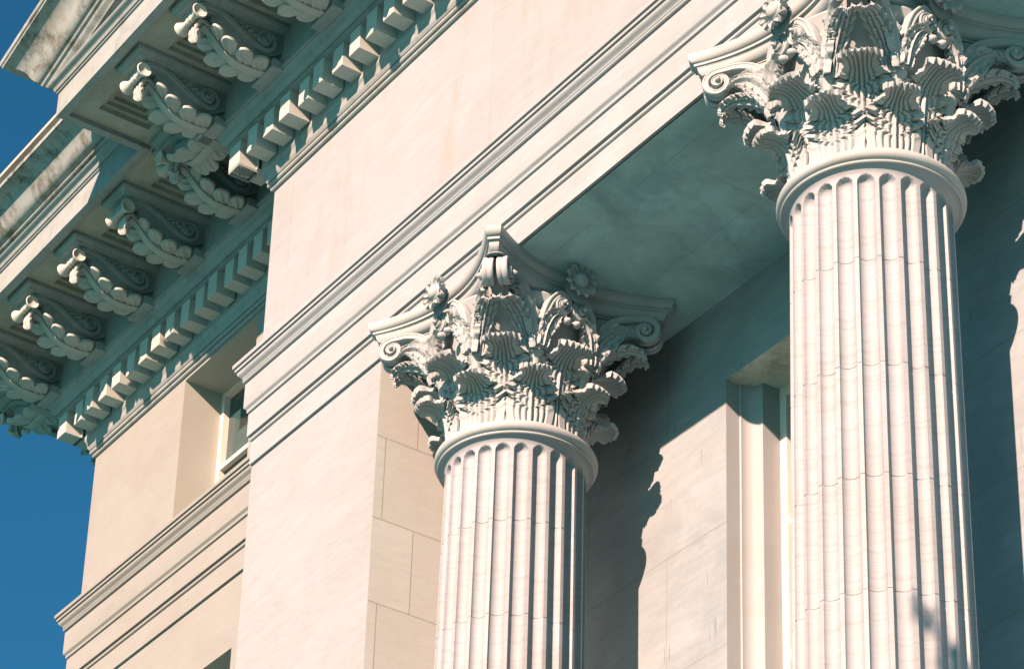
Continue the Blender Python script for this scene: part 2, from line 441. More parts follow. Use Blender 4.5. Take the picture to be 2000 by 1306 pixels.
# ------------------------------------------------------------------ column
def make_column():
    root = thing('column', (0, 0, 0))
    V, F = shaft_mesh(); mesh('shaft', V, F, M_shaft, root, smooth=28)
    # necking ring: torus over a fillet
    prof = [(.44, .05)] + [(.49, .046)] + arc(.543, .0, .036, 110, -75, 12, .040) + [(.545, -.043), (.545, -.046)] + arc(.547, -.054, .009, 60, -70, 5) + [(.549, -.0635), (.49, -.064)]
    V, F = lathe(prof, 96); mesh('necking_ring', V, [tuple(reversed(f)) for f in F], M_carve, root, smooth=40)
    # base and plinth
    prof = [(.50, -8.25), (.56, -8.30)] + arc(.60, -8.38, .07, 90, -90, 8) + [(.60, -8.48)] + arc(.64, -8.56, .08, 130, 230, 6) + [(.66, -8.65)] + arc(.68, -8.74, .09, 90, -90, 8) + [(.68, -8.85)]
    V, F = lathe(prof, 64); mesh('base', V, [tuple(reversed(f)) for f in F], M_plain, root)
    MB().box(-.82, .82, -.82, .82, -9.1, -8.85).build('plinth', M_plain, root, smooth=0)
    # bell
    prof = [(.46, .02), (.465, .2), (.475, .5), (.50, .75), (.545, .95), (.60, 1.05), (.615, 1.075), (.60, 1.10), (.45, 1.11)]
    V, F = lathe(prof, 64); cap = mesh('capital', V, [tuple(reversed(f)) for f in F], M_carve, root)
    # two rows of eight leaves
    sp1 = [(.482, .03), (.490, .13), (.500, .225), (.518, .305), (.550, .360), (.600, .390), (.658, .398), (.706, .384), (.722, .364)]
    W1 = [(0, .150), (.15, .180), (.36, .198), (.50, .178), (.60, .120), (.68, .076), (.82, .086), (1, .108)]
    V, F = leaf_mesh(sp1, W1, 7.4, wrap=.5, tip0=.66, sweepup=.27, lob0=.16, serr=.30, tubes=4.0, tube_h=.011)
    l1 = mesh('leaf', V, F, M_carve, cap, smooth=50, rotz=rad(22.5))
    for k in range(1, 8): linked(l1, cap, rotz=rad(22.5 + 45 * k + random.uniform(-1.6, 1.6)), scale=(1 + random.uniform(-.012, .012), 1 + random.uniform(-.05, .05), 1 + random.uniform(-.05, .04)))
    sp2 = [(.468, .06), (.478, .24), (.488, .39), (.506, .50), (.540, .575), (.592, .616), (.655, .632), (.715, .624), (.752, .600), (.762, .578)]
    W2 = [(0, .09), (.2, .13), (.44, .188), (.55, .180), (.64, .125), (.72, .086), (.84, .100), (1, .126)]
    V, F = leaf_mesh(sp2, W2, 8.4, wrap=.5, tip0=.70, knobs=4, sweepup=.26, lob0=.22, serr=.30, tubes=4.0, tube_h=.011)
    l2 = mesh('leaf', V, F, M_carve, cap, smooth=50, rotz=0)
    for k in range(1, 8): linked(l2, cap, rotz=rad(45 * k + random.uniform(-1.6, 1.6)), scale=(1 + random.uniform(-.012, .012), 1 + random.uniform(-.05, .05), 1 + random.uniform(-.03, .03)))
    # stalks with a knobbed collar between the upper leaves
    prof = [(.024, .44), (.034, .50), (.042, .56), (.056, .585), (.064, .605), (.060, .625), (.048, .635), (.066, .650), (.072, .675), (.060, .70), (.0, .705)]
    V, F = lathe(prof, 20); V = [(x + .512 + .05 * z, y, z) for x, y, z in V]
    for k in range(6):
        a = 2 * PI * k / 6
        Vp, Fp = petal((.545 + .035 * math.cos(a), .035 * math.sin(a), .64), (.545 + .085 * math.cos(a), .085 * math.sin(a), .73), (math.cos(a), math.sin(a), -.3), .034, .012, .02, 1)
        F = list(F) + [tuple(i + len(V) for i in f) for f in Fp]; V = V + Vp
    k0 = mesh('stalk', V, [tuple(f) for f in F], M_carve, cap, smooth=40, rotz=rad(22.5))
    for k in range(1, 8): linked(k0, cap, rotz=rad(22.5 + 45 * k))
    # paired corner volutes, each rising from its own stalk
    stem, _ = curve([(.53, .62), (.555, .76), (.61, .93), (.70, 1.045), (.81, 1.098), (.92, 1.106)], 44)
    sp = spiral(.922, 1.000,   .106, .013, 88, 2.25, 84, -1)
    path = np.vstack([stem[:-1], sp])
    n1 = len(stem) - 1; n2 = len(sp)
    hb = np.r_[np.linspace(.030, .026, n1), np.linspace(.025, .006, n2)]
    hw = np.r_[np.linspace(.050, .040, n1), np.linspace(.038, .038, n2)]
    wo = np.r_[np.zeros(n1), np.linspace(0, .050, n2)]
    shear = lambda a: np.interp(a, [.50, .60, .75, .86, .93, 1.1], [.205, .170, .105, .062, .045, .045])
    for sg in (-1, 1):
        mb = MB(); V, F = ribbon(path, hb, hw, wo)
        mb.add([(a, sg * (w + shear(a)), b) for a, w, b in V], F if sg > 0 else [tuple(reversed(f)) for f in F])
        dn = 28
        V = [(.922, sg * .052, 1.000)] + [(.922 + .100 * math.cos(2 * PI * i / dn), sg * .046, 1.000 + .100 * math.sin(2 * PI * i / dn)) for i in range(dn)]
        mb.add(V, [(0, 1 + i, 1 + (i + 1) % dn) if sg < 0 else (0, 1 + (i + 1) % dn, 1 + i) for i in range(dn)])
        V, F = dome(.018, .03, 14, 5)
        mb.add([(.922 + x, sg * (.118 + z), 1.000 + y) for x, y, z in V], F)
        if sg > 0:
            poly = [(.48, .62), (.555, .66), (.62, .82), (.72, .95), (.86, 1.01), (.90, 1.085), (.48, 1.085)]
            hww_ = [.20, .155, .11, .07, .045, .04, .20]; nq = len(poly)
            mb.add([(p, -h, z) for (p, z), h in zip(poly, hww_)] + [(p, h, z) for (p, z), h in zip(poly, hww_)], [tuple(reversed(range(nq))), tuple(range(nq, 2 * nq))] + [(i, (i + 1) % nq, nq + (i + 1) % nq, nq + i) for i in range(nq)])
            V, F = dome(.045, .04, 16, 5); mb.add([(1.0 + x, y * 1.5, 1.098 + z * .5) for x, y, z in V], F)
        v0 = mesh('volute', mb.V, mb.F, M_carve, cap, smooth=40, rotz=rad(45))
        for k in range(1, 4): linked(v0, cap, rotz=rad(45 + 90 * k))
        # leaf on the outer flank of the volute stalk
        spf = [(.555, .60), (.585, .73), (.64, .85), (.715, .935), (.79, .965), (.85, .945), (.885, .90)]
        Wf = [(0, .035), (.15, .070), (.40, .098), (.65, .090), (.85, .062), (1, .020)]
        V, F = leaf_mesh(spf, Wf, 6, ns=80, nu=33, flat=True, sweepup=.30, thick=.018, cup=.0, tubes=2.2, tube_h=.008, eye=.022, tip0=2., rib=.016, serr=.42)
        f0 = mesh('sheath', [(a, sg * (h + shear(a) + .042 + .02 * max(0, .75 - b)), b) for a, h, b in V], F if sg < 0 else [tuple(reversed(f)) for f in F], M_carve, cap, smooth=50, rotz=rad(45))
        for k in range(1, 4): linked(f0, cap, rotz=rad(45 + 90 * k))
        # leaf that hangs beneath it
        spu = [(.56, .58), (.60, .68), (.67, .765), (.75, .815), (.83, .835), (.89, .815), (.92, .77)]
        Wu = [(0, .04), (.2, .07), (.45, .088), (.7, .080), (.88, .060), (1, .035)]
        V, F = leaf_mesh(spu, Wu, 6, ns=70, nu=33, sweepup=.28, thick=.014, cup=-.02, tubes=2.4, tube_h=.010, eye=.03, tip0=.9)
        f1 = mesh('sheath', [(a, t + sg * (shear(a) * .9 + .01), b) for a, t, b in V], F, M_carve, cap, smooth=50, rotz=rad(45))
        for k in range(1, 4): linked(f1, cap, rotz=rad(45 + 90 * k))
    # inner spirals under the flower of every face
    for sg in (-1, 1):
        stem, _ = curve([(.200, .62), (.212, .74), (.205, .88), (.170, .99), (.115, 1.058), (.085, 1.064)], 40)
        sp = spiral(.085, .984, .082, .011, 90, 2.1, 74, 1)
        path = np.vstack([stem[:-1], sp]); path[:, 0] *= sg
        n1 = len(stem) - 1; n2 = len(sp)
        hb = np.r_[np.linspace(.032, .024, n1), np.linspace(.021, .005, n2)]
        hw = np.r_[np.linspace(.045, .042, n1), np.linspace(.040, .040, n2)]
        wo = np.r_[np.zeros(n1), np.linspace(0, .035, n2)]
        mb = MB(); V, F = ribbon(path, hb, hw, wo); mb.add(V, F if sg > 0 else [tuple(reversed(f)) for f in F])
        V, F = dome(.015, .024, 12, 4); mb.add([(sg * .085 + x, .07 + z, .990 + y) for x, y, z in V], F)
        dn = 24
        V = [(sg * .085, .030, .990)] + [(sg * .085 + .068 * math.cos(2 * PI * i / dn), .024, .990 + .068 * math.sin(2 * PI * i / dn)) for i in range(dn)]
        mb.add(V, [(0, 1 + (i + 1) % dn, 1 + i) for i in range(dn)])
        dist = lambda b: np.interp(b, [.55, .75, .95, 1.1], [.535, .555, .60, .625])
        h0 = mesh('helix', [faceplane(0, dist(b))(a, w, b) for a, w, b in mb.V], mb.F, M_carve, cap, smooth=40)
        for k in range(1, 4): linked(h0, cap, rotz=rad(90 * k))
        # leaf clasping the inner spiral, its tip turned under the curl
        spf = [(sg * .205, .62), (sg * .190, .74), (sg * .160, .84), (sg * .115, .895), (sg * .07, .90), (sg * .045, .875)]
        Wf = [(0, .03), (.2, .060), (.5, .078), (.8, .055), (1, .02)]
        V, F = leaf_mesh(spf, Wf, 5, ns=66, nu=29, flat=True, sweepup=.28, thick=.018, cup=.01, tubes=2.2, tube_h=.008, eye=.022, tip0=2., serr=.42)
        b0_ = mesh('bract', [faceplane(0, dist(b) + .046)(a, w, b) for a, w, b in V], F if sg > 0 else [tuple(reversed(f)) for f in F], M_carve, cap, smooth=50)
        for k in range(1, 4): linked(b0_, cap, rotz=rad(90 * k))
        V, F = dome(.034, .045, 14, 5)
        b1_ = mesh('bud', [faceplane(0, dist(.87) + .05)(sg * .04 + x, z, .865 + y * .8) for x, y, z in V], F, M_carve, cap, smooth=50)
        for k in range(1, 4): linked(b1_, cap, rotz=rad(90 * k))
    # concave abacus with clipped corners
    def plan(p):
        """outline of the abacus set in by p"""
        mid, end, chord = .610, .832, .752
        pts = []
        for k in range(4):
            phi = k * PI / 2
            for i in range(25):
                q = -1 + 2 * i / 24
                tt = q * (chord - p * .45)
                rr = mid + (end - mid) * (abs(q) ** 2.1) - p
                pts.append((rr * math.cos(phi) - tt * math.sin(phi), rr * math.sin(phi) + tt * math.cos(phi)))
        return pts
    prof = [(.34, 1.098), (.115, 1.098), (.118, 1.112)] + [(.118 - .062 * math.sin(i / 6 * PI / 2) ** 1.0, 1.112 + .062 * (1 - math.cos(i / 6 * PI / 2))) for i in range(1, 7)] + [(.052, 1.176), (.052, 1.184), (.034, 1.186), (.034, 1.202), (.046, 1.206)] + \
        [(.046 - .046 * math.sin(i / 7 * PI / 2), 1.206 + .052 * (1 - math.cos(i / 7 * PI / 2)) ) for i in range(1, 8)] + [(.0, 1.277), (.5, 1.277)]
    V = []
    for p, z in prof: V += [(x, y, z) for x, y in plan(p)]
    F = [tuple(reversed(f)) for f in grid(len(prof), 100, True)]
    mesh('abacus', V, [tuple(reversed(f)) for f in F], M_carve, cap, smooth=35)
    V, F = flower_mesh()
    mb = MB(); mb.add(put(V, lambda x, y, z: (z, x, y)), F)
    Vb, Fb = dome(.085, .10, 18, 6); mb.add([(-.03 - z * .2 + .0, x, y - .045) for x, y, z in Vb], [tuple(reversed(f)) for f in Fb])
    f0 = mesh('flower', put(mb.V, lambda x, y, z: (x * 1.15 + .725, y * 1.18, z * 1.18 + 1.168)), mb.F, M_carve, cap, smooth=50)
    for k in range(1, 4): linked(f0, cap, rotz=rad(90 * k))
    # bulb behind the flower
    return root
col1 = make_column()
col2 = copy_tree(col1); col2.location = (S, 0, 0)
tag(col1, 'fluted column with leafy capital, the one beside the plain square pier', 'column', 'fluted columns along the portico')
tag(col2, 'larger nearer fluted column, its capital cut off by the top of the picture', 'column', 'fluted columns along the portico')

# ------------------------------------------------------------------ pier
pier = thing('pier', (-2.04, 0, HZ), 'plain square marble pier carrying the left end of the architrave', 'pier')
mb = MB()
x0, x1 = -2.988, -1.09
mb.add([(x0, FY, -9.1), (x1, FY, -9.1), (x1, FY, HZ), (x0, FY, HZ)], [(0, 1, 2, 3)])
mb.add([(x0, WY, -9.1), (x0, FY, -9.1), (x0, FY, HZ), (x0, WY, HZ)], [(0, 1, 2, 3)])
f = mb.build('front_face', M_pierf, pier, smooth=0, loc=(2.04, 0, -HZ))
mesh('side_face', [(x1, FY, -9.1), (x1, BY, -9.1), (x1, BY, HZ), (x1, FY, HZ)], [(0, 1, 2, 3)], M_pier, pier, loc=(2.04, 0, -HZ), smooth=0)

# ------------------------------------------------------------------ rear wall and tall window
wall = thing('rear_wall', (1.9, BY, 0), 'shaded marble wall behind the columns with a tall recessed window', 'wall')
OX0, OX1, OZ0, OZ1 = 1.068, 2.720, -5.2, .583
mb = MB()
xs = [-1.09, OX0, OX1, RX]; zs = [-9.1, OZ0, OZ1, HZ]
for i in range(3):
    for j in range(3):
        if (i, j) == (1, 1): continue
        mb.add([(xs[i], BY, zs[j]), (xs[i + 1], BY, zs[j]), (xs[i + 1], BY, zs[j + 1]), (xs[i], BY, zs[j + 1])], [(0, 1, 2, 3)])
IL = (-1.9, -BY, 0)
mb.build('facing', M_wall, wall, loc=IL, smooth=0)
# moulded jambs: plan profile (inset, depth)
jp = [(0, 0), (0, .118), (.014, .122), (.014, .130)] + [(.114 - .10 * math.cos(rad(a)), .130 + .105 * math.sin(rad(a))) for a in range(6, 91, 12)] + [(.114, .236), (.114, .41)]
V = []
for d, y in jp: V += [(OX0 + d, BY + y, OZ0), (OX0 + d, BY + y, OZ1)]
mb = MB(); mb.add(V, [(2 * i, 2 * i + 1, 2 * i + 3, 2 * i + 2) for i in range(len(jp) - 1)])
mb.add([(OX0 + OX1 - x, y, z) for x, y, z in V], [(2 * i + 2, 2 * i + 3, 2 * i + 1, 2 * i) for i in range(len(jp) - 1)])
M_jamb = marble('jamb_marble', gain=(1.08, 1.02, 1.03), vein=.12, stain=.22, base=(0.400, 0.386, 0.342), seed=3.)
mb.build('jamb', M_jamb, wall, loc=IL, smooth=40)
mb = MB()
mb.add([(OX0, BY, OZ1), (OX1, BY, OZ1), (OX1, BY + .24, OZ1), (OX0, BY + .24, OZ1)], [(3, 2, 1, 0)])
mb.add([(OX0, BY + .24, OZ1), (OX1, BY + .24, OZ1), (OX1, BY + .25, OZ1 + .012), (OX0, BY + .25, OZ1 + .012)], [(3, 2, 1, 0)])
mb.add([(OX0, BY + .25, OZ1 + .012), (OX1, BY + .25, OZ1 + .012), (OX1, BY + .45, OZ1 + .012), (OX0, BY + .45, OZ1 + .012)], [(3, 2, 1, 0)])
M_lint = marble('lintel_marble', gain=(1.8, 1.8, 1.5), vein=.35, stain=.45, moss=.55, seed=8.)
mb.build('lintel', M_lint, wall, loc=IL, smooth=0)
win = MB()
gy = BY + .45
fx0, fx1 = OX0 + .114, OX1 - .114
win.box(fx0 - .02, fx0 + .07, gy - .06, gy + .03, OZ0, OZ1 + .02)
win.box(fx1 - .07, fx1 + .02, gy - .06, gy + .03, OZ0, OZ1 + .02)
win.box(fx0 + .07, fx1 - .07, gy - .055, gy + .03, OZ1 - .07, OZ1 + .018)
wo = win.build('window', M_frame, wall, loc=IL, smooth=0)
for zr in (-.50, -1.55, -2.6, -3.65):
    MB().box(fx0 + .071, fx1 - .071, gy - .035, gy + .02, zr - .03, zr + .03).build('rail', M_frame, wo, smooth=0)
MB().box((fx0 + fx1) / 2 - .025, (fx0 + fx1) / 2 + .025, gy - .030, gy + .02, OZ0, OZ1 - .071).build('mullion', M_frame, wo, smooth=0)
MB().box(fx0 + .02, fx1 - .02, gy + .021, gy + .026, OZ0, OZ1).build('pane', M_glass, wo, smooth=0)

# ------------------------------------------------------------------ porch ceiling
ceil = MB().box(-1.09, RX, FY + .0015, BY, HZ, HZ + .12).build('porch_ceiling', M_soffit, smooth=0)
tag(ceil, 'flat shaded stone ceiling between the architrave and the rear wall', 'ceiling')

# ------------------------------------------------------------------ entablature
ARCH = [(-.01, HZ), (.022, HZ), (.022, 1.484), (.010, 1.486), (.010, 1.495), (.026, 1.496), (.034, 1.503), (.034, 1.522), (.026, 1.526), (.004, 1.528), (.004, 1.540), (.050, 1.541),
        (.050, 1.748), (.040, 1.750), (.040, 1.758), (.055, 1.759), (.062, 1.764), (.062, 1.782)] + ogee(.060, 1.783, .083, 1.818, 5) + [(.083, 2.030), (.083, 2.036), (.066, 2.038), (.066, 2.050), (.092, 2.051), (.100, 2.058), (.100, 2.072), (.094, 2.078)] + \
       ogee(.100, 2.082, .137, 2.140, 7) + [(.137, 2.148), (.130, 2.150), (.130, 2.158), (.150, 2.159), (.152, 2.166), (.152, 2.180), (.144, 2.184), (.144, 2.190), (.166, 2.191), (.168, 2.198), (.168, 2.224), (.160, 2.232), (-.01, 2.250)]
PATH_P = [(RX, FY), (EX, FY), (EX, WY)]; MIT_P = [(0, -1), (-1, -1), (-1, -1)]
PATH_W = [(EX, WY), (WX, WY), (WX, 6.)]; MIT_W = [(-1, -1), (-1, -1), (-1, 0)]
def swept(name, prof, path, mit, mat, parent, loc, smooth=30):
    V, F = sweep(prof, path, mit)
    return mesh(name, V, F, mat, parent, loc=tuple(-c for c in loc), smooth=smooth)
L0 = (0, FY, HZ)
ent = thing('entablature', L0, 'banded architrave and plain tall frieze carried by the pier and columns', 'entablature')
swept('architrave', ARCH, PATH_P, MIT_P, M_arch, ent, L0)
swept('frieze', [(0, 2.235), (0, 3.945)], PATH_P, MIT_P, M_frieze, ent, L0, smooth=0)

# ------------------------------------------------------------------ cornices
BED = [(0, 3.930), (.018, 3.931), (.028, 3.940), (.028, 3.958), (.020, 3.962), (.020, 3.968), (.042, 3.969), (.050, 3.978), (.050, 3.998), (.040, 4.004), (.040, 4.012), (.052, 4.013)] + ogee(.052, 4.015, .094, 4.118, 8, True) + \
      [(.094, 4.40), (.296, 4.40), (.296, 4.41), (.312, 4.415), (.312, 4.428), (.304, 4.432), (.304, 4.438), (.322, 4.440)] + ogee(.322, 4.442, .405, 4.535, 8, True) + [(.405, 4.545), (.424, 4.547), (.424, 4.572), (.40, 4.578), (.40, 5.01)]
TOPS = [(1.335, 4.985), (1.335, 4.930), (1.345, 4.926), (1.405, 4.926), (1.416, 4.932), (1.416, 5.172), (1.424, 5.174), (1.432, 5.180), (1.432, 5.190), (1.424, 5.193), (1.424, 5.198), (1.444, 5.199), (1.448, 5.205), (1.448, 5.212)]
CYM = ogee(1.450, 5.214, 1.505, 5.268, 7)
SIMA = [(1.500, 5.268), (1.512, 5.270), (1.512, 5.274), (1.528, 5.275), (1.537, 5.283), (1.537, 5.295), (1.530, 5.303), (1.520, 5.308), (1.520, 5.318), (1.545, 5.320)] + \
       [(1.560, 5.323), (1.580, 5.334), (1.600, 5.356), (1.620, 5.392), (1.640, 5.432), (1.662, 5.468), (1.690, 5.500), (1.725, 5.524), (1.765, 5.540), (1.805, 5.550), (1.805, 5.558), (1.822, 5.560), (1.822, 5.602), (1.80, 5.606)]
ZS = 4.975       # soffit between the brackets

def coffer(mb, x0, x1, y0, y1, open_only=False):
    """stepped sunk panel, returned as rings going up into the soffit"""
    steps = [(0, 0), (.004, .045), (.045, .047), (.049, .085), (.085, .087), (.09, .125)]
    rings = [[(x0 + d, y0 + d, ZS + h), (x1 - d, y0 + d, ZS + h), (x1 - d, y1 - d, ZS + h), (x0 + d, y1 - d, ZS + h)] for d, h in steps]
    V = [p for r in rings for p in r]
    F = [tuple(reversed(f)) for f in grid(len(rings), 4, True)]
    n = len(V); F.append((n - 1, n - 2, n - 3, n - 4))
    mb.add(V, F)
def soffit_rects(mb, xs, ys, hole):
    for i in range(len(xs) - 1):
        for j in range(len(ys) - 1):
            if (i, j) in hole: continue
            mb.add([(xs[i], ys[j], ZS), (xs[i + 1], ys[j], ZS), (xs[i + 1], ys[j + 1], ZS), (xs[i], ys[j + 1], ZS)], [(3, 2, 1, 0)])

def carved_under(mb, x0, x1, y0, y1, z):
    """palmette cut into the underside of a corner block"""
    cx, cy = (x0 + x1) / 2, (y0 + y1) / 2
    for k in range(10):
        a = 2 * PI * k / 10 + .2
        L = .085
        for q in range(3):
            ax, ay = math.cos(a), math.sin(a) * 1.2
            rr = .018 + q * .024; w = (.012, .014, .009)[q]
            V, F = dome(w, .016, 8, 3)
            mb.add([(cx + (rr * ax + x) * .8, cy + rr * ay + y, z - zz) for x, y, zz in V], [tuple(reversed(f)) for f in F])
def dentil_mesh(w=.15):
    mb = MB(); e = .004
    x, y0, y1, z0, z1 = w / 2, -.296, -.094, 4.168, 4.40
    # slightly eased edges
    V = [(-x, y0 + e, z0), (x, y0 + e, z0), (x - e, y0, z0 + e), (-x + e, y0, z0 + e), (-x + e, y0, z1), (x - e, y0, z1), (-x, y1, z0), (x, y1, z0), (x, y0 + e, z1), (x, y1, z1), (-x, y0 + e, z1), (-x, y1, z1)]
    F = [(0, 6, 7, 1), (0, 1, 2, 3), (3, 2, 5, 4), (1, 7, 9, 8), (1, 8, 5, 2), (6, 0, 10, 11), (0, 3, 4, 10)]
    return V, F
# bracket (modillion): built facing -Y, origin on the frieze plane
def make_modillion(parent):
    mb = MB()
    # cap slab with a small cyma
    prof = [(.150, 4.886), (.168, 4.888), (.172, 4.896)] + ogee(.174, 4.898, .205, 4.936, 5) + [(.212, 4.938), (.212, ZS + .004)]
    V = []
    for hw, z in prof:
        d = .212 - hw
        V += [(-hw, -.395, z), (-hw, -(1.292 - d), z), (hw, -(1.292 - d), z), (hw, -.395, z)]
    mb.add(V, [tuple(reversed(f)) for f in grid(len(prof), 4, True)] + [(0, 1, 2, 3)])
    root = mb.build('bracket', M_corn, parent, smooth=30)
    # side scroll: body plate
    low = curve([(.44, 4.70), (.50, 4.66), (.573, 4.655), (.66, 4.672), (.78, 4.735), (.90, 4.795), (1.02, 4.83), (1.12, 4.822), (1.175, 4.80)], 30)[0]
    top = [(1.20, 4.82), (1.20, 4.887), (.40, 4.887)]
    poly = [tuple(p) for p in low] + top + [(.40, 4.72)]
    n = len(poly); hw = .118
    mb = MB()
    mb.add([(-hw, -p, z) for p, z in poly] + [(hw, -p, z) for p, z in poly],
           [tuple(reversed(range(n))), tuple(range(n, 2 * n))] + [(i, (i + 1) % n, n + (i + 1) % n, n + i) for i in range(n)])
    # narrower core that the leaf lies on
    low2 = [(.40, 4.60), (.50, 4.575), (.70, 4.575), (.88, 4.62), (1.0, 4.72), (1.05, 4.79)]
    poly = low2 + [(1.05, 4.83), (.40, 4.83)]
    n = len(poly); hw = .085
    mb.add([(-hw, -p, z) for p, z in poly] + [(hw, -p, z) for p, z in poly],
           [tuple(reversed(range(n))), tuple(range(n, 2 * n))] + [(i, (i + 1) % n, n + (i + 1) % n, n + i) for i in range(n)])
    # spiral bands on both flanks
    stem, _ = curve([(1.19, 4.845), (1.09, 4.868), (.98, 4.855), (.86, 4.800), (.74, 4.732), (.66, 4.692), (.573, 4.674)], 44)
    sp = spiral(.573, 4.783, .109, .020, -90, 2.1, 64, -1)
    path = np.vstack([stem[:-1], sp])
    k = len(path)
    hb = np.r_[np.full(len(stem) - 1, .022), np.linspace(.021, .008, len(sp))]
    hww = np.r_[np.full(len(stem) - 1, .034), np.linspace(.034, .05, len(sp))]
    for sg in (-1, 1):
        V, F = ribbon(path, hb, hww)
        mb.add([(sg * (.110) + w, -a, b) for a, w, b in V], F)
        V, F = dome(.024, .03, 12, 4)
        mb.add([(sg * (.125 + z), -(.573 + x), 4.783 + y) for x, y, z in V], F)
        # beaded foliage between band and cap
        for q in range(13):
            a = .66 + q * .030; zz = np.interp(a, [.66, .86, 1.02], [4.80, 4.845, 4.874]) + (.018 if q % 2 else -.006) * (1 - q / 16)
            rr = .021 * (1 - q / 22)
            V, F = dome(rr, .03, 8, 4)
            mb.add([(sg * (.112 + z), -(a + x), zz + y) for x, y, z in V], F)
    mb.box(-.17, .17, -.505, -.402, 4.524, 4.604)
    mb.build('scroll', M_corn, root, smooth=40)
    # front bolster
    prof = [(.0, -.150), (.050, -.160), (.070, -.176), (.079, -.168), (.066, -.146), (.043, -.112), (.031, -.070), (.030, -.040), (.038, -.034), (.038, -.022), (.032, -.018), (.032, .018), (.038, .022), (.038, .034), (.030, .040), (.031, .070), (.043, .112), (.066, .146), (.079, .168), (.070, .176), (.050, .160), (.0, .150)]
    V, F = lathe(prof, 24)
    mesh('bolster', [(z * .9, -1.195 + x * .86, 4.768 + y * .86) for x, y, z in V], F, M_bright, root, smooth=35)
    # leaf beneath: a ribbed spine with rounded lobes on both sides and a turned-over tip
    mb = MB()
    pth, _ = curve([(.50, 4.556), (.62, 4.540), (.76, 4.545), (.88, 4.590), (.97, 4.668), (1.03, 4.735), (1.085, 4.765)], 30)
    V, F = ribbon(pth, .022, np.linspace(.045, .030, 30)); mb.add([(w, -a, b) for a, w, b in V], F)
    spn = np.array([(.58, 4.552), (.72, 4.545), (.86, 4.580), (.965, 4.665)])
    tips = [(.165, .64, 4.562), (.190, .80, 4.552), (.188, .945, 4.600), (.150, 1.045, 4.700)]
    for i, (p0, z0) in enumerate(spn):
        tw, tp, tz = tips[i]
        d = (pth[min(29, int(i * 6.5) + 5)] - pth[max(0, int(i * 6.5))]); nz = np.array([d[1], -d[0]]); nz /= np.linalg.norm(nz)
        for sg in (-1, 1):
            V, F = petal((sg * .022, -(p0 - .05), z0 + .004), (sg * tw, -tp, tz), (0, -nz[0] * 1.0, nz[1] if nz[1] < 0 else -nz[1]), .082 - .006 * i, .026, .012, 2, thick=.022, rib_h=.008)
            mb.add(V, F if sg > 0 else [tuple(reversed(f)) for f in F])
    V, F = leaf_mesh([(1.03, 4.725), (1.075, 4.765), (1.115, 4.765), (1.140, 4.730), (1.142, 4.675), (1.120, 4.625), (1.10, 4.60)], [(0, .05), (.4, .068), (.8, .078), (1, .06)], 3, ns=40, nu=25, thick=.022, cup=-.02, tubes=1.5, tube_h=.006, eye=.0, serr=.1, knobs=2.5, tip0=.7)
    mb.add([(t, -a, b) for a, t, b in V], F)
    mb.build('leaf', M_brack, root, smooth=50)
    return root
proto_mod = None
dent_proto = None
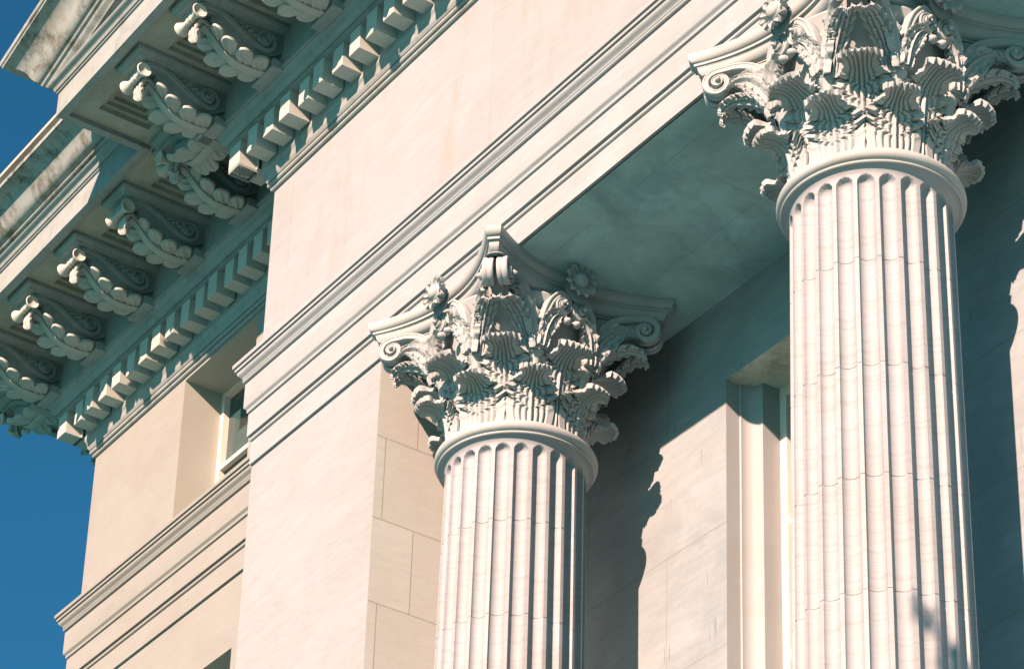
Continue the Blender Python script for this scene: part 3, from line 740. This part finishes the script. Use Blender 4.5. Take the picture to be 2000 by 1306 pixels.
def build_cornice(name, label, path, mit, x_end, yf, caps, ret_cap_y, first_dent, n_dent, corner_dent, x_right, rake):
    global proto_mod, dent_proto
    loc = (x_end, yf, 4.0); inv = tuple(-q for q in loc)
    c = thing(name, loc, label, 'cornice')
    swept('bed_moulding', BED, path, mit, M_corn, c, loc)
    swept('corona', TOPS + ([] if rake else []) + CYM + [(.6, 5.269)], path, mit, M_corn, c, loc)
    # soffit with sunk panels
    mb = MB()
    Y = lambda p: yf - p
    ys = [Y(1.337), Y(1.055), Y(.560), Y(.395)]
    edges = []
    gaps = []
    caps_s = sorted(caps)
    for a, b in zip(caps_s[:-1], caps_s[1:]): gaps.append((a + .212 + .055, b - .212 - .055))
    xr = x_right
    x = x_end - .39
    xs = [x]
    holes = set()
    for g0, g1 in gaps:
        if g1 > xr - .05: break
        xs += [g0, g1]; holes.add((len(xs) - 2, 1))
    xs.append(xr)
    soffit_rects(mb, xs, ys, holes)
    for i, j in holes: coffer(mb, xs[i], xs[i + 1], ys[1], ys[2])
    # corner square with its own panel
    cx0, cx1 = x_end - 1.337, x_end - .39
    k0, k1 = x_end - 1.150, x_end - .660
    y0, y1 = yf - 1.337, yf - .395
    q0, q1 = yf - 1.150, yf - .660
    soffit_rects(mb, [cx0, k0, k1, cx1], [y0, q0, q1, y1], {(1, 1)})
    coffer(mb, k0, k1, q0, q1)
    # return soffit
    yend = path[-1][1] if path is PATH_W else WY
    mb.add([(cx0, y1, ZS), (cx1, y1, ZS), (cx1, yend, ZS), (cx0, yend, ZS)], [(3, 2, 1, 0)])
    mb.build('soffit_panelling', M_panel, c, loc=inv, smooth=0)
    # brackets
    if proto_mod is None: proto_mod = make_modillion(c); first = True
    else: first = False
    for i, x in enumerate(caps):
        if first and i == 0: m = proto_mod
        else: m = copy_tree(proto_mod, c)
        m.location = (x - x_end, 0, -4.0); m.rotation_euler = (0, 0, 0)
    for y in ret_cap_y:
        m = copy_tree(proto_mod, c); m.location = (0, y - yf, -4.0); m.rotation_euler = (0, 0, -PI / 2)
    # dentils
    if dent_proto is None:
        V, F = dentil_mesh(); dent_proto = mesh('dentil', V, F, M_bright, c, smooth=0); d0 = True
    else: d0 = False
    for i in range(n_dent):
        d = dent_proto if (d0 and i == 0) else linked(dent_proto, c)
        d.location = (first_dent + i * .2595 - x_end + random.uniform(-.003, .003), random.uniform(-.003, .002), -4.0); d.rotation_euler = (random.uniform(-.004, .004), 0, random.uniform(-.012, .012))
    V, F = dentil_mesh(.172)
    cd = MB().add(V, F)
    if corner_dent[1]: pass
    o = cd.build('dentil', M_bright, c, smooth=0); o.location = (corner_dent[0] - x_end, 0, -4.0)
    # blocks round the corner on the return
    mb = MB()
    for i in range(2 if path is PATH_P else 8):
        y = yf - .05 + i * .2595
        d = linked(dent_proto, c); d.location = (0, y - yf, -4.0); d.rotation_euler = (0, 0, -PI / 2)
    if corner_dent[1]:
        mb = MB(); hx = .086
        xc = corner_dent[0]
        # raised rim and rosette on the underside of the corner block
        for bx in ((xc - hx + .0005, xc - hx + .010, yf - .2915, yf - .097), (xc + hx - .010, xc + hx - .0005, yf - .2915, yf - .097)):
            mb.box(bx[0], bx[1], bx[2], bx[3], 4.148, 4.1679)
        mb.box(xc - hx + .010, xc + hx - .010, yf - .2915, yf - .283, 4.148, 4.1679)
        mb.box(xc - hx + .010, xc + hx - .010, yf - .105, yf - .097, 4.148, 4.1679)
        carved_under(mb, xc - .07, xc + .07, yf - .27, yf - .11, 4.1679)
        mb.build('rosette', M_corn, c, loc=inv, smooth=40)
    return c
caps_p = [-3.335 + .93 * i for i in range(6)]
pc = build_cornice('portico_cornice', 'deep portico cornice with a sloping gutter edge, projecting above the tall frieze', PATH_P, MIT_P, EX, FY,
                   caps_p, [-.864], -2.870, 22, (-3.175, True), RX, True)
caps_w = [-7.87, -6.943, -6.012, -5.082, -4.152]
wc = build_cornice('wing_cornice', 'lower set-back cornice of the side wing with bracket row and stained gutter', PATH_W, MIT_W, WX, WY,
                   caps_w, [-.064, .866, 1.796], -7.510, 17, (-7.827, False), EX - .4, False)
# sloping gutter over the portico, level gutter on its return and along the wing
K = .275; XC = -4.40
def rake_pts(prof, drop=0.):
    V = []
    for x in (None, RX):
        for p, z in prof:
            xx = EX - p if x is None else x
            V.append((xx, FY - p, z + K * ((xx if x is not None else xx) - XC) * (1 if x is not None else 0) + (0 if x is not None else 0)))
    return V
def rake_sweep(prof):
    V = []
    for k in range(2):
        for p, z in prof:
            xx = (EX - p) if k == 0 else RX
            V.append((xx, FY - p, z + K * (xx - (EX - p))))
    for p, z in prof: V.append((EX - p, WY - p, z))
    n = len(prof)
    F = []
    for i in range(n - 1):
        F.append((n + i, i, i + 1, n + i + 1)); F.append((i, 2 * n + i, 2 * n + i + 1, i + 1))
    return V, F
locp = (EX, FY, 4.0)
k_ = next(i for i, q in enumerate(SIMA) if q == (1.640, 5.432))
SIMA_R = SIMA[:k_ + 1] + [(1.662, 5.456), (1.690, 5.481), (1.715, 5.497), (1.735, 5.504), (1.765, 5.509), (1.800, 5.513), (1.806, 5.513), (1.806, 5.535), (1.822, 5.540), (1.822, 5.595), (1.80, 5.60)]
V, F = rake_sweep([(1.30, 5.215)] + CYM + SIMA_R + [(1.70, 5.64), (-.4, 5.64)])
mesh('sloping_gutter', V, F, M_sima, pc, loc=tuple(-q for q in locp), smooth=30)
locw = (WX, WY, 4.0)
swept('gutter', SIMA + [(1.60, 5.618), (1.60, 5.75)], PATH_W, MIT_W, M_sima, wc, locw)
swept('flashing', [(1.60, 5.690), (1.825, 5.692), (1.828, 5.722), (-.6, 5.80)], PATH_W, MIT_W, M_lead, wc, locw)

# ------------------------------------------------------------------ wing
wing = thing('wing_wall', ((WX + EX) / 2, WY, 0), 'cream stone wall of the set-back side wing with small deep windows', 'wall')
IW = (-(WX + EX) / 2, -WY, 0)
wx = [WX, -5.878, -4.573, EX - .02]
mb = MB()
def wallrects(mb, xs, zs, holes, y):
    for i in range(len(xs) - 1):
        for j in range(len(zs) - 1):
            if (i, j) in holes: continue
            mb.add([(xs[i], y, zs[j]), (xs[i + 1], y, zs[j]), (xs[i + 1], y, zs[j + 1]), (xs[i], y, zs[j + 1])], [(0, 1, 2, 3)])
wallrects(mb, [WX, -5.878, -4.573, EX + .01], [2.235, 3.898, 3.950], {(1, 0)}, WY)
wallrects(mb, [WX, -5.878, -4.573, EX + .01], [-9.1, -2.2, .588, HZ + .01], {(1, 1)}, WY)
mb.add([(WX, 6, -9.1), (WX, WY, -9.1), (WX, WY, 3.95), (WX, 6, 3.95)], [(0, 1, 2, 3)])
mb.build('facing', M_wing, wing, loc=IW, smooth=0)
M_rev = marble('reveal_marble', gain=(1.42, 1.30, 1.22), vein=.05, stain=.35, base=(0.361, 0.342, 0.282), seed=5.)  # sunlight on the reveals partly put into this lighter colour
def deep_window(z0, z1, rails):
    x0, x1, dy = -5.878, -4.573, .44
    mb = MB()
    mb.add([(x0, WY, z0), (x0, WY, z1), (x0, WY + dy, z1), (x0, WY + dy, z0)], [(0, 1, 2, 3)])
    mb.add([(x1, WY, z0), (x1, WY, z1), (x1, WY + dy, z1), (x1, WY + dy, z0)], [(3, 2, 1, 0)])
    mb.add([(x0, WY, z1), (x1, WY, z1), (x1, WY + dy, z1), (x0, WY + dy, z1)], [(3, 2, 1, 0)])
    mb.add([(x0, WY, z0), (x1, WY, z0), (x1, WY + dy, z0), (x0, WY + dy, z0)], [(0, 1, 2, 3)])
    mb.build('reveal', M_rev, wing, loc=IW, smooth=0)
    f = MB(); y = WY + dy
    f.box(x0 + .0005, x0 + .055, y - .05, y + .02, z0, z1 - .0005); f.box(x1 - .055, x1 - .0005, y - .05, y + .02, z0, z1 - .0005)
    f.box(x0 + .055, x1 - .055, y - .046, y + .02, z1 - .05, z1 - .001)
    fo = f.build('window', M_frame, wing, loc=IW, smooth=0)
    for zr in rails: MB().box(x0 + .056, x1 - .056, y - .04, y + .01, zr - .022, zr + .022).build('rail', M_frame, fo, smooth=0)
    MB().box((x0 + x1) / 2 - .02, (x0 + x1) / 2 + .02, y - .036, y + .01, z0, z1 - .051).build('mullion', M_frame, fo, smooth=0)
    MB().box(x0 + .02, x1 - .02, y + .012, y + .018, z0, z1).build('pane', M_glass, fo, smooth=0)
deep_window(2.235, 3.898, (3.09,))
deep_window(-2.2, .588, (-.4,))
LW = (WX, WY, HZ)
wa = thing('wing_architrave', LW, 'banded stone architrave running across the side wing below its small window', 'architrave')
swept('band', ARCH, PATH_W, MIT_W, M_wing, wa, LW)

# ------------------------------------------------------------------ steps under the portico
st = thing('podium', (2, -.5, GZ), 'stone podium the columns and pier stand on', 'podium')
mb = MB(); mb.box(-9.5, 11, -1.5, 6, GZ, -9.1)
mb.build('block', M_granite, st, loc=(-2, .5, -GZ), smooth=0)

# ------------------------------------------------------------------ garden tree out in front, its tip shades the foot of the nearer column
M_leafs = plain('cypress_leaf', (.045, .075, .035), .8); M_bark = plain('bark', (.09, .07, .05), .9)
TX, TY, TZ = 8.24, -8.47, 1.62
tree = thing('cypress_tree', (TX, TY, GZ), 'slender dark cypress whose tip throws the blurred shadow low on the nearer column', 'tree')
V, F = lathe([(.24, 0), (.19, 2.), (.14, 6.), (.07, 10.), (.02, TZ - GZ - .6), (.0, TZ - GZ - .3)], 12); mesh('trunk', V, F, M_bark, tree)
mb = MB(); trng = random.Random(3)
def sprig(x, y, z, r):
    d = Vector((trng.gauss(0, 1), trng.gauss(0, 1), trng.gauss(.8, .6))).normalized(); e = d.orthogonal().normalized(); e.rotate(Matrix.Rotation(trng.uniform(0, 6.28), 3, d))
    c = Vector((x, y, z)); q = [c - e * r * .35, c + d * r * .5 - e * r * .5, c + d * r, c + d * r * .5 + e * r * .5]
    mb.add([tuple(p) for p in q], [(0, 1, 2, 3)])
H = TZ - GZ
for i in range(2200):
    dp = trng.random() ** 1.4 * 3.8
    rr = (.03 + .09 * dp if dp < 1 else .12 + .09 * (dp - 1)) * math.sqrt(trng.random()) * (1 + .25 * math.sin(dp * 5))
    a = trng.uniform(0, 2 * PI); sprig(rr * math.cos(a) + .03 * math.sin(dp * 7), rr * math.sin(a), H - dp, .06 + .03 * min(dp, 3))
for i in range(46): sprig(-.11 + trng.gauss(0, .022), trng.gauss(0, .02), H + .05 + trng.gauss(0, .035), .05)
for i in range(90): sprig(.01 + trng.gauss(0, .03), trng.gauss(0, .03), H - .16 + trng.gauss(0, .06), .06)
mb.build('crown', M_leafs, tree, smooth=0)

# ------------------------------------------------------------------ light
AZ, EL = 24.8, 27.5
sd = Vector((math.sin(rad(AZ)) * math.cos(rad(EL)), -math.cos(rad(AZ)) * math.cos(rad(EL)), math.sin(rad(EL))))
sun = bpy.data.lights.new('sun', 'SUN'); sun.energy = 5.0; sun.angle = rad(.53); sun.color = (1., .59, .437)
so = bpy.data.objects.new('sun', sun); COL.objects.link(so); so.rotation_euler = (-sd).to_track_quat('-Z', 'Y').to_euler()
w = bpy.data.worlds.new('World'); scene.world = w; w.use_nodes = True
nt = w.node_tree; bg = nt.nodes['Background']
sky = nt.nodes.new('ShaderNodeTexSky'); sky.sky_type = 'NISHITA'; sky.sun_disc = False
sky.sun_elevation = rad(EL); sky.sun_rotation = math.atan2(sd.x, sd.y)
sky.air_density = 1.0; sky.dust_density = 1.2; sky.ozone_density = 2.0; sky.altitude = 300
tint = nt.nodes.new('ShaderNodeMix'); tint.data_type = 'RGBA'; tint.blend_type = 'MULTIPLY'; tint.inputs[0].default_value = 1
nt.links.new(sky.outputs[0], tint.inputs[6]); tint.inputs[7].default_value = (.24, .92, 1.10, 1)
nt.links.new(tint.outputs[2], bg.inputs[0]); bg.inputs[1].default_value = .0315

# ------------------------------------------------------------------ camera
CAMR = [[0.551648, 0.833018, 0.042011], [-0.366633, 0.28742, -0.884856], [-0.749176, 0.472726, 0.463967]]
CAMC = [15.2528, -10.289, -11.284]
CAMF = 5967.778
CAMK = [832.769, 1308.867]
Rm = np.array(CAMR)
cam = bpy.data.cameras.new('camera'); co = bpy.data.objects.new('camera', cam); COL.objects.link(co)
mw = Matrix(((Rm[0][0], -Rm[1][0], -Rm[2][0], CAMC[0]), (Rm[0][1], -Rm[1][1], -Rm[2][1], CAMC[1]), (Rm[0][2], -Rm[1][2], -Rm[2][2], CAMC[2]), (0, 0, 0, 1)))
co.matrix_world = mw
cam.sensor_width = 36; cam.lens = CAMF / 2000 * 36
cam.shift_x = (1000 - CAMK[0]) / 2000; cam.shift_y = (CAMK[1] - 653) / 2000
cam.clip_end = 10000; cam.clip_start = .1
scene.camera = co
vs = scene.view_settings; vs.view_transform = 'Standard'; vs.look = 'None'; vs.exposure = 1.74; vs.gamma = 1
